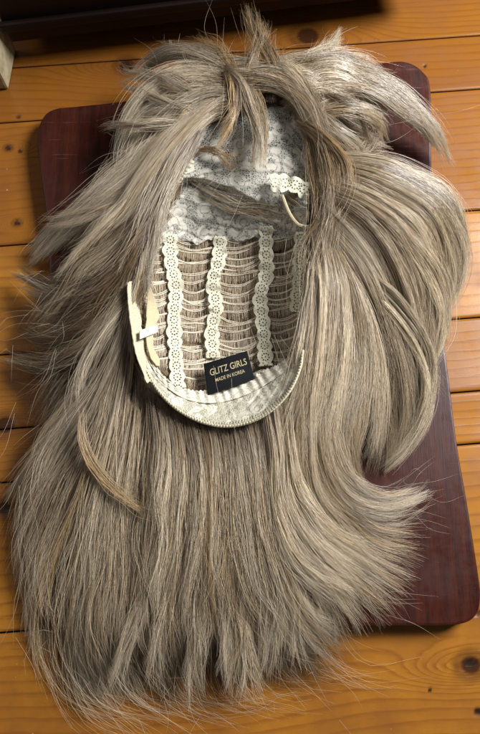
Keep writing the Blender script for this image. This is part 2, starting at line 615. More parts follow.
# --- hair colours (linear) and the strand generator
LIGHT = np.array([0.71, 0.595, 0.43]); MID = np.array([0.37, 0.273, 0.164]); BROWN = np.array([0.15, 0.092, 0.044])
GOLD = np.array([0.56, 0.38, 0.19]); ASH = np.array([0.51, 0.42, 0.31]); SMOKE = np.array([0.07, 0.050, 0.030])
PAL = {'l': LIGHT, 'm': MID, 'b': BROWN, 'g': GOLD, 'a': ASH, 's': SMOKE}


def hair_sheet(guides, n, clumps=30, thick=10, pal='mlam', root='m', rootlen=0.25, cw=0.10, tipc=0.35, wave=1.6, frizz=0.5,
               stray=0.03, rad=0.000135, K=22, lenv=(0.72, 1.0), zj=3.0, dark_tip=None, edge=0.0, seed=None, relief=5.0, dr=0.07, st=0.07):
    """guides: list of lists of (px, py, z mm above the floor). Returns points, radii, colours."""
    r_ = np.random.default_rng(seed if seed is not None else int(abs(guides[0][0][0] * 31 + guides[0][0][1] * 7 + guides[-1][-1][0] * 3)))
    n = int(n * 1.35)
    G_ = []
    for g_ in guides:
        a = np.array(g_, float)
        G_.append(spline(P(a[:, 0], a[:, 1], a[:, 2] / 1000.0), K))
    G_ = np.array(G_)                                 # (g,K,3)
    m_ = len(G_)
    sc = (r_.permutation(clumps) + r_.uniform(0, 1, clumps)) / clumps
    w = r_.gamma(2.0, 1.0, clumps); w /= w.sum()
    cid = r_.choice(clumps, n, p=w)
    t = np.linspace(0, 1, K)
    # length of each strand: some end early
    le = lenv[0] + (lenv[1] - lenv[0]) * r_.beta(1.5, 1.3, n) * (1 - 0.24 * r_.uniform(0, 1, clumps)[cid] ** 1.5)
    st0 = r_.uniform(0, st, n)[:, None]
    loose = r_.uniform(0, 1, n) < 0.28
    own_s = r_.uniform(0, 1, n)
    tt = st0 + t[None, :] * (le[:, None] - st0)
    jit = r_.normal(0, 1, n) * 0.5
    spread = cw * (1 - (1 - tipc) * tt ** 1.3)
    drift = r_.normal(0, dr, clumps)[cid][:, None] * tt ** 1.3 + r_.normal(0, dr * 0.4, clumps)[cid][:, None] * np.sin(tt * 5) + r_.normal(0, 0.35, n)[:, None] * cw * tt ** 2
    s = np.where(loose, own_s, sc[cid])[:, None] + jit[:, None] * spread + drift
    s = np.clip(s, -0.06 - edge, 1.06 + edge)
    fi = s * (m_ - 1)
    ti = tt * (K - 1)
    k0 = np.clip(ti.astype(int), 0, K - 2); kf = (ti - k0)[..., None]
    g0 = np.clip(np.floor(fi).astype(int), 0, m_ - 2); gf = (fi - g0)[..., None]
    def at(gi):
        return G_[gi, k0] * (1 - kf) + G_[gi, k0 + 1] * kf
    # Catmull-Rom across the guides keeps the sheet smooth
    p1, p2 = at(g0), at(g0 + 1)
    pm = np.where((g0 > 0)[..., None], at(np.clip(g0 - 1, 0, m_ - 1)), 2 * p1 - p2)
    pp = np.where((g0 < m_ - 2)[..., None], at(np.clip(g0 + 2, 0, m_ - 1)), 2 * p2 - p1)
    f = gf
    pos = 0.5 * ((2 * p1) + (p2 - pm) * f + (2 * pm - 5 * p1 + 4 * p2 - pp) * f**2 + (3 * p1 - pm - 3 * p2 + pp) * f**3)
    T = np.gradient(pos, axis=1); T /= np.linalg.norm(T, axis=2, keepdims=True) + 1e-9
    A = np.cross(T, [0, 0, 1.0]); A /= np.linalg.norm(A, axis=2, keepdims=True) + 1e-6
    # waves: clump and strand
    cph = r_.uniform(0, 6.28, (clumps, 3)); cf = r_.uniform(0.6, 1.6, (clumps, 3))
    wv = sum(np.sin(cph[cid][:, q_][:, None] + tt * cf[cid][:, q_][:, None] * 6.28 * (q_ + 1)) / (q_ + 1) for q_ in range(2)) * wave / 1000
    ph = r_.uniform(0, 6.28, (n, 2)); fr = r_.uniform(1, 5, (n, 2))
    amp = frizz / 1000 * r_.gamma(1.5, 0.7, n)[:, None]
    wv = wv * (0.25 + tt) + sum(np.sin(ph[:, q_][:, None] + tt * fr[:, q_][:, None] * 6.28) for q_ in range(2)) * amp * (0.2 + tt)
    isst = r_.uniform(0, 1, n) < stray
    sa = np.where(isst, r_.normal(0, 1, n) * 9 / 1000, 0)[:, None]
    wv = wv + sa * np.sin(ph[:, :1] * 0.3 + tt * 2.2) * tt
    tc_ = t[None, :] ** 4
    wv = wv + (r_.normal(0, 1, n) * (0.7 + 1.0 * frizz) / 1000 + r_.normal(0, 5.0, clumps)[cid] / 1000)[:, None] * tc_
    pos = pos + A * wv[..., None]
    # height: clump level, rounded clump section, layer inside the sheet
    lvl = r_.uniform(0, 1, clumps)[cid]
    rnd = np.sqrt(np.clip(1 - (jit / 1.3) ** 2, 0, 1))
    layer = r_.uniform(-1, 0, n)
    zo = (lvl * zj + rnd * 3.0 - 2.0 + layer * thick * 0.6)[:, None] * (1 - 0.45 * tt) + np.where(isst, r_.uniform(0, 12, n), 0)[:, None] * tt
    zo = zo + np.sin(ph[:, 1:2] + tt * fr[:, :1] * 5) * 0.5
    rp = r_.uniform(0, 6.28, 8)
    # slow waves along the fall, shared by neighbouring strands
    zo = zo + 0.55 * relief * np.sin(tt * 9.0 + s * 2.2 + rp[0]) * np.clip(tt / 0.25, 0, 1) * (1 - 0.4 * tt)
    zo = zo + 0.22 * relief * np.sin(tt * 19.0 + s * 5.0 + rp[1]) * np.clip(tt / 0.25, 0, 1)
    for q_ in range(4):
        zo = zo + relief * 0.5 / (q_ + 1) ** 0.6 * np.sin(s * 6.28 * (1.3 + 1.9 * q_) + rp[q_] + 1.6 * np.sin(tt * 3 + rp[q_ + 4])) * (1 - 0.5 * tt) * (0.15 + 0.85 * np.clip(tt / 0.22, 0, 1))
    pos[..., 2] += zo / 1000
    # never below what carries it
    gz = np.where(inside_board(pos[..., 0], pos[..., 1]), BT + 0.0006, 0.0009) + r_.uniform(0, 0.0035, n)[:, None]
    pos[..., 2] = np.maximum(pos[..., 2], gz)
    # colour
    cc = np.array([PAL[pal[i_]] for i_ in r_.integers(0, len(pal), clumps)])
    base = cc[cid] * 0.72 + 0.28 * np.array([PAL[pal[i_]] for i_ in r_.integers(0, len(pal), n)])
    base = base * r_.uniform(0.80, 1.20, n)[:, None] * r_.uniform(0.66, 1.22, clumps)[cid][:, None]
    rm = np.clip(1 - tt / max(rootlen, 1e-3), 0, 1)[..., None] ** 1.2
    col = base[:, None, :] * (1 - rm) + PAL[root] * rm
    if dark_tip:
        dm = np.clip((tt - dark_tip[0]) / (1 - dark_tip[0]), 0, 1)[..., None] * dark_tip[1]
        col = col * (1 - dm) + SMOKE * dm
    rd = rad * r_.uniform(0.7, 1.35, n)
    return pos, rd, np.clip(col, 0.01, 0.9)


def hair_part(name, sheets, parent=None):
    pos = np.concatenate([s_[0] for s_ in sheets]); rd = np.concatenate([s_[1] for s_ in sheets]); col = np.concatenate([s_[2] for s_ in sheets])
    o = tubes(name, pos, rd, M_HAIR, None, 3, col)
    return own(o, parent)


#HAIR#
# stray fibres lying over everything, dealt out to the part of the hair they come from
sr = np.random.default_rng(77)
strays = {'n': [], 'r': [], 'l': [], 'f': []}
for (x_, y_, dx_, dy_, z_, n_, w_, key_) in [(330, 130, 70, -20, 60, 20, 26, 'f'), (300, 330, 50, 90, 86, 26, 36, 'r'), (60, 300, -50, 10, 44, 34, 34, 'l'), (90, 350, -70, 60, 60, 34, 44, 'l'),
                                        (170, 90, -30, -30, 66, 12, 16, 'f'), (240, 70, -10, -50, 84, 12, 18, 'f'), (180, 150, -60, 50, 86, 26, 40, 'l'), (390, 500, 50, -10, 40, 14, 18, 'r'), (370, 590, 50, 30, 30, 16, 18, 'n'), (90, 640, 20, 50, 20, 40, 36, 'n'),
                                        (290, 640, 30, 30, 22, 30, 34, 'n'), (180, 650, 10, 40, 22, 50, 50, 'n'), (310, 240, 10, 90, 92, 24, 12, 'f'), (420, 330, -10, 90, 44, 10, 20, 'r'), (50, 520, -20, 80, 34, 26, 22, 'l')]:
    for _ in range(n_):
        a = np.array([x_ + sr.normal(0, w_), y_ + sr.normal(0, w_)])
        d_ = np.array([dx_, dy_]) * sr.uniform(0.4, 1.1) + sr.normal(0, 14, 2)
        nn = np.array([-d_[1], d_[0]]) * sr.normal(0, 0.12)
        mid = a + d_ * 0.5 + nn
        g_ = spline([(*a, z_), (*mid, z_ + sr.uniform(0, 6)), (*(a + d_), max(6, z_ - 10))], 22)
        strays[key_].append(P(g_[:, 0], g_[:, 1], g_[:, 2] / 1000))


def stray_sheet(key_):
    q_ = np.array(strays[key_])
    gz_ = np.where(inside_board(q_[..., 0], q_[..., 1]), BT + 0.001, 0.001)
    q_[..., 2] = np.maximum(q_[..., 2], gz_)
    return q_, np.full(len(q_), 0.00008), np.tile(LIGHT * 0.8, (len(q_), 22, 1))


def lock(pts, w, n, pal, root='b', thick=6, clumps=7, frizz=0.45, stray=0.05, wave=1.8, lenv=(0.6, 1.04), rootlen=0.3, relief=2.0, dark_tip=None, st=0.08, tipc=0.3):
    """one lock: centre path (px, py, z) and its half widths along the path"""
    p_ = np.array(pts, float)
    tg = np.gradient(p_[:, :2], axis=0)
    tg /= np.linalg.norm(tg, axis=1, keepdims=True)
    nm = np.stack([-tg[:, 1], tg[:, 0]], -1)
    w_ = np.interp(np.linspace(0, 1, len(p_)), np.linspace(0, 1, len(w)), w)
    gs = []
    for k_ in (-1, 0, 1):
        q_ = p_.copy()
        q_[:, :2] += nm * (w_ * k_)[:, None]
        q_[:, 2] -= abs(k_) * np.minimum(w_, 8) * 0.5
        gs.append([tuple(v_) for v_ in q_])
    return hair_sheet(gs, n, clumps, thick, pal, root, rootlen, 0.2, tipc, wave, frizz, stray, relief=relief, lenv=lenv, dark_tip=dark_tip, edge=0.25, st=st, dr=0.12)


nape = [
    # under layer: fills the whole skirt of hair from the left edge to the right sweep
    hair_sheet([
        [(128, 330, 58), (100, 400, 46), (80, 470, 34), (73, 540, 26), (72, 600, 22), (66, 660, 8)],
        [(132, 350, 60), (116, 430, 50), (98, 520, 38), (80, 610, 26), (84, 700, 8)],
        [(140, 370, 62), (132, 450, 54), (116, 540, 42), (106, 620, 30), (122, 692, 6)],
        [(155, 392, 64), (150, 470, 56), (140, 550, 44), (138, 630, 30), (156, 698, 6)],
        [(178, 408, 66), (176, 480, 58), (170, 560, 46), (170, 640, 30), (186, 690, 6)],
        [(205, 418, 66), (206, 490, 58), (202, 570, 46), (204, 640, 30), (214, 682, 6)],
        [(235, 420, 66), (238, 495, 58), (240, 575, 46), (244, 640, 30), (256, 686, 6)],
        [(260, 412, 66), (266, 490, 58), (276, 570, 46), (290, 640, 28), (314, 684, 6)],
        [(280, 398, 64), (288, 480, 56), (302, 560, 44), (324, 625, 26), (350, 660, 8)],
    ], 11500, 170, 20, 'mmlbgl', 'b', 0.25, 0.022, 0.3, 4.0, 0.6, 0.05, dark_tip=(0.68, 0.85), zj=5, lenv=(0.42, 1.08), relief=3.5, dr=0.03),
    # right fan under the curl
    hair_sheet([
        [(282, 396, 62), (282, 470, 54), (298, 545, 44), (326, 600, 34), (340, 640, 22)],
        [(292, 385, 64), (292, 455, 56), (312, 530, 46), (346, 582, 36), (380, 622, 24)],
        [(302, 370, 64), (302, 440, 56), (322, 510, 46), (358, 560, 36), (402, 598, 25)],
        [(312, 350, 64), (314, 430, 56), (330, 495, 46), (372, 542, 36), (418, 560, 25)],
        [(320, 340, 64), (324, 420, 56), (340, 480, 46), (378, 520, 38), (424, 524, 26)],
    ], 3800, 55, 14, 'llmga', 'm', 0.2, 0.035, 0.4, 2.6, 0.5, 0.06, zj=6, lenv=(0.5, 1.05), relief=4, dr=0.05),
    # curl sweeping right and up
    hair_sheet([
        [(300, 350, 68), (298, 420, 62), (316, 480, 54), (352, 514, 46), (392, 518, 42), (428, 490, 36)],
        [(312, 340, 68), (312, 410, 64), (328, 462, 56), (352, 496, 50), (388, 506, 44), (426, 494, 36)],
        [(322, 330, 68), (324, 400, 64), (336, 448, 58), (356, 480, 52), (384, 494, 46), (416, 492, 36)],
    ], 2000, 15, 9, 'lllga', 'm', 0.2, 0.10, 0.25, 1.5, 0.5, 0.06, zj=6, lenv=(0.5, 1.05), relief=4),
    # thinner top locks running down the middle
    hair_sheet([
        [(148, 388, 70), (150, 450, 66), (146, 520, 58), (140, 600, 44), (146, 670, 16)],
        [(190, 416, 72), (196, 470, 68), (194, 550, 58), (184, 630, 36), (196, 672, 14)],
        [(250, 416, 72), (258, 480, 68), (270, 560, 56), (296, 620, 40), (330, 655, 14)],
        [(284, 392, 72), (278, 450, 68), (276, 530, 58), (302, 600, 42), (340, 636, 18)],
    ], 4600, 70, 6, 'llamgl', 'b', 0.25, 0.024, 0.25, 4.5, 0.6, 0.05, dark_tip=(0.75, 0.5), zj=4, lenv=(0.45, 1.06), relief=3, dr=0.05),
    # paler swathe turning towards the lower right
    hair_sheet([
        [(262, 408, 76), (268, 450, 72), (272, 510, 66), (296, 570, 56), (350, 612, 34)],
        [(276, 398, 76), (282, 450, 72), (288, 500, 66), (316, 550, 56), (372, 590, 34)],
        [(290, 384, 76), (292, 440, 72), (304, 490, 66), (334, 530, 54), (388, 556, 34)],
    ], 1700, 16, 6, 'llgl', 'm', 0.3, 0.09, 0.2, 2.0, 0.5, 0.04, zj=6, lenv=(0.6, 1.0), relief=4),
    # lower left band of fine pale hair
    hair_sheet([
        [(120, 400, 62), (102, 470, 52), (88, 540, 42), (74, 610, 26), (76, 670, 8), (108, 700, 4)],
        [(130, 400, 64), (118, 480, 54), (106, 560, 42), (98, 640, 22), (120, 692, 5)],
        [(140, 410, 66), (134, 490, 56), (126, 570, 44), (124, 650, 20), (150, 690, 5)],
    ], 2800, 44, 8, 'llamg', 'm', 0.15, 0.05, 0.25, 4.0, 0.8, 0.08, dark_tip=(0.75, 0.4), lenv=(0.5, 1.06), relief=3),
]
tn = np.random.default_rng(31)
for q_ in range(15):
    x_ = tn.uniform(140, 292); y_ = 424 - ((x_ - 222) / 80) ** 2 * 45 + tn.uniform(20, 110)
    tilt = (x_ - 215) * 0.35
    L_ = tn.uniform(120, 230)
    b1, b2 = tn.normal(0, 9), tn.normal(0, 8)
    pts = []
    for k_ in range(6):
        u_ = k_ / 5
        yy_ = y_ + L_ * u_
        pts.append((x_ + tilt * u_ + b1 * math.sin(u_ * 3) + b2 * u_ ** 2, min(yy_, 705), max(8, 71 - (yy_ - 420) * 0.155)))
    nape.append(lock(pts, [tn.uniform(3, 6), tn.uniform(5, 10), tn.uniform(4, 8), 2], int(tn.uniform(120, 320)), tn.choice(['lml', 'mgl', 'lal', 'mal', 'llm', 'lgl']), 'm', frizz=0.5, stray=0.05, wave=2.6, clumps=6, st=0.5, relief=1.0, thick=4, tipc=0.6))
nape.append(hair_sheet([
    [(112, 400, 64), (80, 480, 50), (50, 560, 30), (46, 630, 12), (66, 690, 5), (112, 728, 4)],
    [(128, 400, 66), (108, 480, 56), (90, 570, 40), (82, 650, 16), (104, 700, 5), (150, 724, 4)],
    [(160, 410, 68), (152, 490, 60), (146, 580, 44), (146, 650, 22), (166, 698, 5), (210, 712, 4)],
    [(220, 420, 68), (220, 500, 60), (220, 580, 44), (226, 650, 22), (244, 690, 5), (282, 700, 4)],
    [(276, 402, 68), (284, 490, 58), (302, 570, 44), (330, 630, 24), (360, 668, 6), (400, 676, 4)]],
    420, 60, 12, 'lmlg', 'm', 0.2, 0.03, 0.3, 6.0, 1.0, 0.15, lenv=(0.6, 1.15), relief=3, dr=0.03))
hair_part('nape_hair', nape + [stray_sheet('n')])

right = [
    # big rounded mass on the right
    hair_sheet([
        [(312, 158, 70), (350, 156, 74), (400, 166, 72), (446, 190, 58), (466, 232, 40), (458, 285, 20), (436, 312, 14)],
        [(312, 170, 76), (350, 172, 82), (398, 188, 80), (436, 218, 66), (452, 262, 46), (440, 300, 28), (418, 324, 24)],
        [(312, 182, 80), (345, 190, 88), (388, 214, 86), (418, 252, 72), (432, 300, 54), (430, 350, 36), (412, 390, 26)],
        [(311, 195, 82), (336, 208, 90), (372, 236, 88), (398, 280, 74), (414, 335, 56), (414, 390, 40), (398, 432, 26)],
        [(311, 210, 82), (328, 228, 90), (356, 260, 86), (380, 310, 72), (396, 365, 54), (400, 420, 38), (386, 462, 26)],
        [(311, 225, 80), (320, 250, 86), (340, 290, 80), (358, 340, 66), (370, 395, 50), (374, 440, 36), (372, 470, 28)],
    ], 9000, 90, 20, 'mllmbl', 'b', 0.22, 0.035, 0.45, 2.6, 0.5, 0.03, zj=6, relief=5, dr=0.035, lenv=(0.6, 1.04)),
    # outer hump curling under
    hair_sheet([
        [(330, 165, 86), (380, 178, 90), (426, 205, 80), (448, 245, 62), (448, 285, 40), (428, 312, 26)],
        [(322, 180, 88), (370, 196, 92), (412, 226, 82), (434, 268, 64), (436, 316, 42), (416, 350, 28)],
        [(318, 196, 88), (356, 214, 92), (390, 252, 84), (412, 306, 66), (418, 360, 46), (400, 410, 30)],
    ], 2200, 14, 8, 'lllma', 'b', 0.22, 0.12, 0.3, 1.8, 0.5, 0.02, zj=7, relief=4),
    hair_sheet([
        [(384, 214, 92), (424, 248, 80), (446, 290, 60), (446, 332, 38), (430, 366, 28), (444, 392, 24)],
        [(378, 224, 92), (414, 262, 80), (436, 304, 60), (438, 346, 38), (426, 376, 28), (436, 398, 24)]],
        420, 7, 4, 'llm', 'm', 0.3, 0.2, 0.3, 2.0, 0.6, 0.06, lenv=(0.6, 1.05), relief=2, st=0.4, edge=0.3),
    # lower hooked lock
    hair_sheet([
        [(352, 260, 78), (400, 300, 70), (432, 350, 54), (434, 400, 40), (414, 444, 30), (382, 472, 26)],
        [(348, 280, 76), (390, 320, 68), (420, 366, 52), (420, 410, 38), (402, 446, 30), (376, 468, 26)],
    ], 1300, 12, 7, 'llml', 'm', 0.2, 0.14, 0.25, 1.5, 0.5, 0.03, lenv=(0.7, 1.0)),
    # straight fall beside the cap
    hair_sheet([
        [(308, 245, 80), (306, 300, 80), (300, 370, 76), (286, 440, 66), (276, 520, 54), (288, 600, 36)],
        [(312, 225, 82), (318, 290, 84), (313, 360, 80), (300, 430, 68), (300, 500, 56), (330, 560, 40)],
        [(315, 218, 84), (334, 280, 86), (335, 350, 80), (326, 420, 68), (338, 480, 54), (380, 516, 40)],
        [(320, 222, 84), (350, 280, 84), (364, 350, 76), (358, 420, 60), (346, 470, 48), (358, 498, 40)],
    ], 4800, 36, 12, 'mllgml', 'b', 0.2, 0.055, 0.35, 1.8, 0.5, 0.02, zj=7, relief=6, dr=0.06),
    # bright straight ribbons on top of it
    hair_sheet([
        [(322, 236, 92), (326, 290, 92), (316, 350, 86), (306, 410, 76), (300, 460, 66)],
        [(334, 250, 92), (346, 300, 90), (346, 360, 82), (334, 420, 70), (328, 470, 58)],
        [(346, 262, 90), (372, 310, 84), (384, 370, 70), (378, 430, 54), (364, 470, 40)],
    ], 1300, 12, 5, 'lll', 'm', 0.2, 0.10, 0.3, 1.6, 0.4, 0.02, relief=3),
]
hair_part('side_hair', right + [stray_sheet('r')])

tl_ = np.random.default_rng(99)
left = [
    # under layer, sweeping from the crown to the lower left
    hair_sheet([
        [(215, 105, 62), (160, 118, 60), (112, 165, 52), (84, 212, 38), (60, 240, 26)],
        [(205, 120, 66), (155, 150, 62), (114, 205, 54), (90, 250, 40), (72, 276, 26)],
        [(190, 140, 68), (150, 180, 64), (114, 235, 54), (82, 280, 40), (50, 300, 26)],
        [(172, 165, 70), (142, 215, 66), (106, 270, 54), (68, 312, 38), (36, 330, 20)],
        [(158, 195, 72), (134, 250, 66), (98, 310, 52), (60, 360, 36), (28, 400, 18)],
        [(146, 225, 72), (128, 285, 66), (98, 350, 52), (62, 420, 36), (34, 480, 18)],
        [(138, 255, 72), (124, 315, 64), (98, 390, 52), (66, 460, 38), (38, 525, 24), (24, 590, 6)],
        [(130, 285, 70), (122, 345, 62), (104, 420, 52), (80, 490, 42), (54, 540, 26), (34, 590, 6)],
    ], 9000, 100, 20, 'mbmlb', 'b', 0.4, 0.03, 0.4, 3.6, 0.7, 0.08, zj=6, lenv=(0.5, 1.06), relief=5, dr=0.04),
    # far left column turning down
    hair_sheet([
        [(118, 350, 56), (78, 390, 46), (44, 440, 34), (20, 500, 20), (14, 560, 6)],
        [(118, 370, 58), (84, 420, 48), (56, 475, 36), (36, 540, 24), (30, 610, 6)],
        [(120, 390, 58), (94, 450, 50), (70, 505, 40), (48, 555, 30), (38, 610, 12), (44, 665, 5)],
    ], 2600, 30, 8, 'lmalg', 'm', 0.15, 0.07, 0.4, 4.0, 1.0, 0.12, lenv=(0.5, 1.08), relief=3),
    # bright arching lock near the top
    hair_sheet([
        [(232, 100, 80), (186, 92, 80), (144, 112, 74), (122, 150, 62), (117, 200, 48)],
        [(226, 110, 80), (186, 108, 80), (150, 130, 74), (132, 166, 62), (126, 216, 48)],
    ], 1500, 9, 8, 'llla', 'm', 0.2, 0.14, 0.3, 1.8, 0.5, 0.03, relief=3),
    # pale wings reaching the floor on the left
    hair_sheet([
        [(196, 112, 80), (150, 140, 74), (104, 180, 60), (70, 215, 40), (24, 262, 8)],
        [(192, 118, 80), (148, 150, 74), (108, 192, 60), (76, 224, 42), (36, 256, 12)],
    ], 1100, 7, 7, 'lla', 'm', 0.2, 0.2, 0.25, 2.0, 0.6, 0.06, relief=3, lenv=(0.65, 1.0)),
    hair_sheet([
        [(205, 122, 80), (168, 146, 78), (140, 180, 70), (120, 225, 60), (104, 262, 48)],
        [(196, 140, 80), (168, 170, 78), (150, 205, 72), (140, 245, 64), (118, 290, 52)],
    ], 1500, 12, 7, 'lama', 'b', 0.3, 0.14, 0.3, 2.2, 0.6, 0.05, relief=4, lenv=(0.65, 1.0)),
    # dark brown swell in the middle, flicking out
    hair_sheet([
        [(178, 168, 80), (145, 215, 76), (108, 262, 64), (70, 284, 44), (36, 276, 26)],
        [(158, 205, 80), (134, 255, 76), (98, 298, 62), (58, 316, 42), (22, 306, 18)],
        [(142, 245, 78), (124, 295, 72), (92, 336, 56), (52, 352, 34), (8, 344, 10)],
    ], 2700, 18, 8, 'bmbm', 'b', 0.3, 0.11, 0.3, 2.6, 0.9, 0.12, relief=5, lenv=(0.6, 1.0)),
    # pale lock beside the cap
    hair_sheet([
        [(150, 238, 82), (134, 300, 74), (108, 370, 60), (72, 430, 42), (30, 480, 18)],
        [(136, 270, 80), (128, 330, 72), (112, 400, 60), (98, 466, 48), (80, 530, 36)],
        [(130, 300, 78), (132, 360, 70), (126, 420, 62), (118, 500, 50), (108, 590, 38)],
    ], 2600, 20, 7, 'llalg', 'm', 0.2, 0.07, 0.3, 2.4, 0.6, 0.05, relief=5, lenv=(0.6, 1.0)),
    lock([(196, 130, 82), (150, 158, 78), (104, 196, 62), (66, 228, 40), (26, 266, 8)], [9, 11, 9, 2], 900, 'llam'),
    lock([(150, 215, 82), (122, 262, 76), (88, 288, 60), (52, 290, 38), (14, 270, 18)], [8, 10, 8, 2], 800, 'bmbl', stray=0.12),
    lock([(140, 260, 80), (116, 316, 72), (80, 352, 56), (42, 366, 32), (2, 358, 10)], [8, 10, 8, 2], 800, 'bmlm', stray=0.12),
    lock([(134, 300, 78), (112, 366, 66), (80, 418, 50), (44, 460, 30), (10, 500, 10)], [8, 11, 9, 3], 900, 'lmal', stray=0.10),
    lock([(128, 330, 74), (106, 400, 62), (78, 456, 48), (46, 510, 30), (22, 575, 8)], [8, 11, 10, 3], 900, 'llag', stray=0.10),
    lock([(126, 350, 72), (112, 420, 62), (98, 490, 50), (88, 560, 40), (84, 630, 24)], [7, 10, 9, 4], 900, 'llgl', stray=0.06),
    # single golden lock lying on top
    hair_sheet([
        [(80, 405, 62), (80, 445, 62), (100, 482, 62), (130, 505, 62), (168, 522, 60)],
        [(86, 402, 62), (88, 442, 62), (108, 475, 62), (135, 500, 62), (168, 522, 60)],
    ], 60, 5, 2, 'mmg', 'm', 0.2, 0.4, 0.2, 1.4, 0.5, 0.1, relief=0, st=0.4, lenv=(0.6, 1.0)),
]
for q_ in range(20):
    f_ = tl_.uniform(0, 1)
    x_ = np.interp(f_, [0, 0.5, 1], [196, 156, 132]) + tl_.normal(0, 5)
    y_ = np.interp(f_, [0, 0.5, 1], [140, 220, 330]) + tl_.normal(0, 8)
    an = np.interp(f_, [0, 0.5, 1], [215, 225, 240]) + tl_.normal(0, 6)
    bend = tl_.normal(8, 16)
    L_ = tl_.uniform(90, 190)
    pts = [(x_, y_, 84 - 6 * f_)]
    for k_ in range(1, 6):
        a_ = math.radians(an + bend * (k_ / 5) ** 1.2)
        x_ += math.cos(a_) * L_ / 5; y_ -= math.sin(a_) * L_ / 5
        pts.append((x_, y_, max(10, 84 - 6 * f_ - 46 * (k_ / 5) ** 1.4)))
    left.append(lock(pts, [tl_.uniform(3, 6), tl_.uniform(5, 9), tl_.uniform(3, 6), 1.5], int(tl_.uniform(150, 380)), tl_.choice(['lml', 'bml', 'bbm', 'mal', 'llm', 'lgl', 'bmb']), frizz=0.6, stray=0.10, wave=3.0, clumps=5, st=0.15))
hair_part('side_hair', left + [stray_sheet('l')])




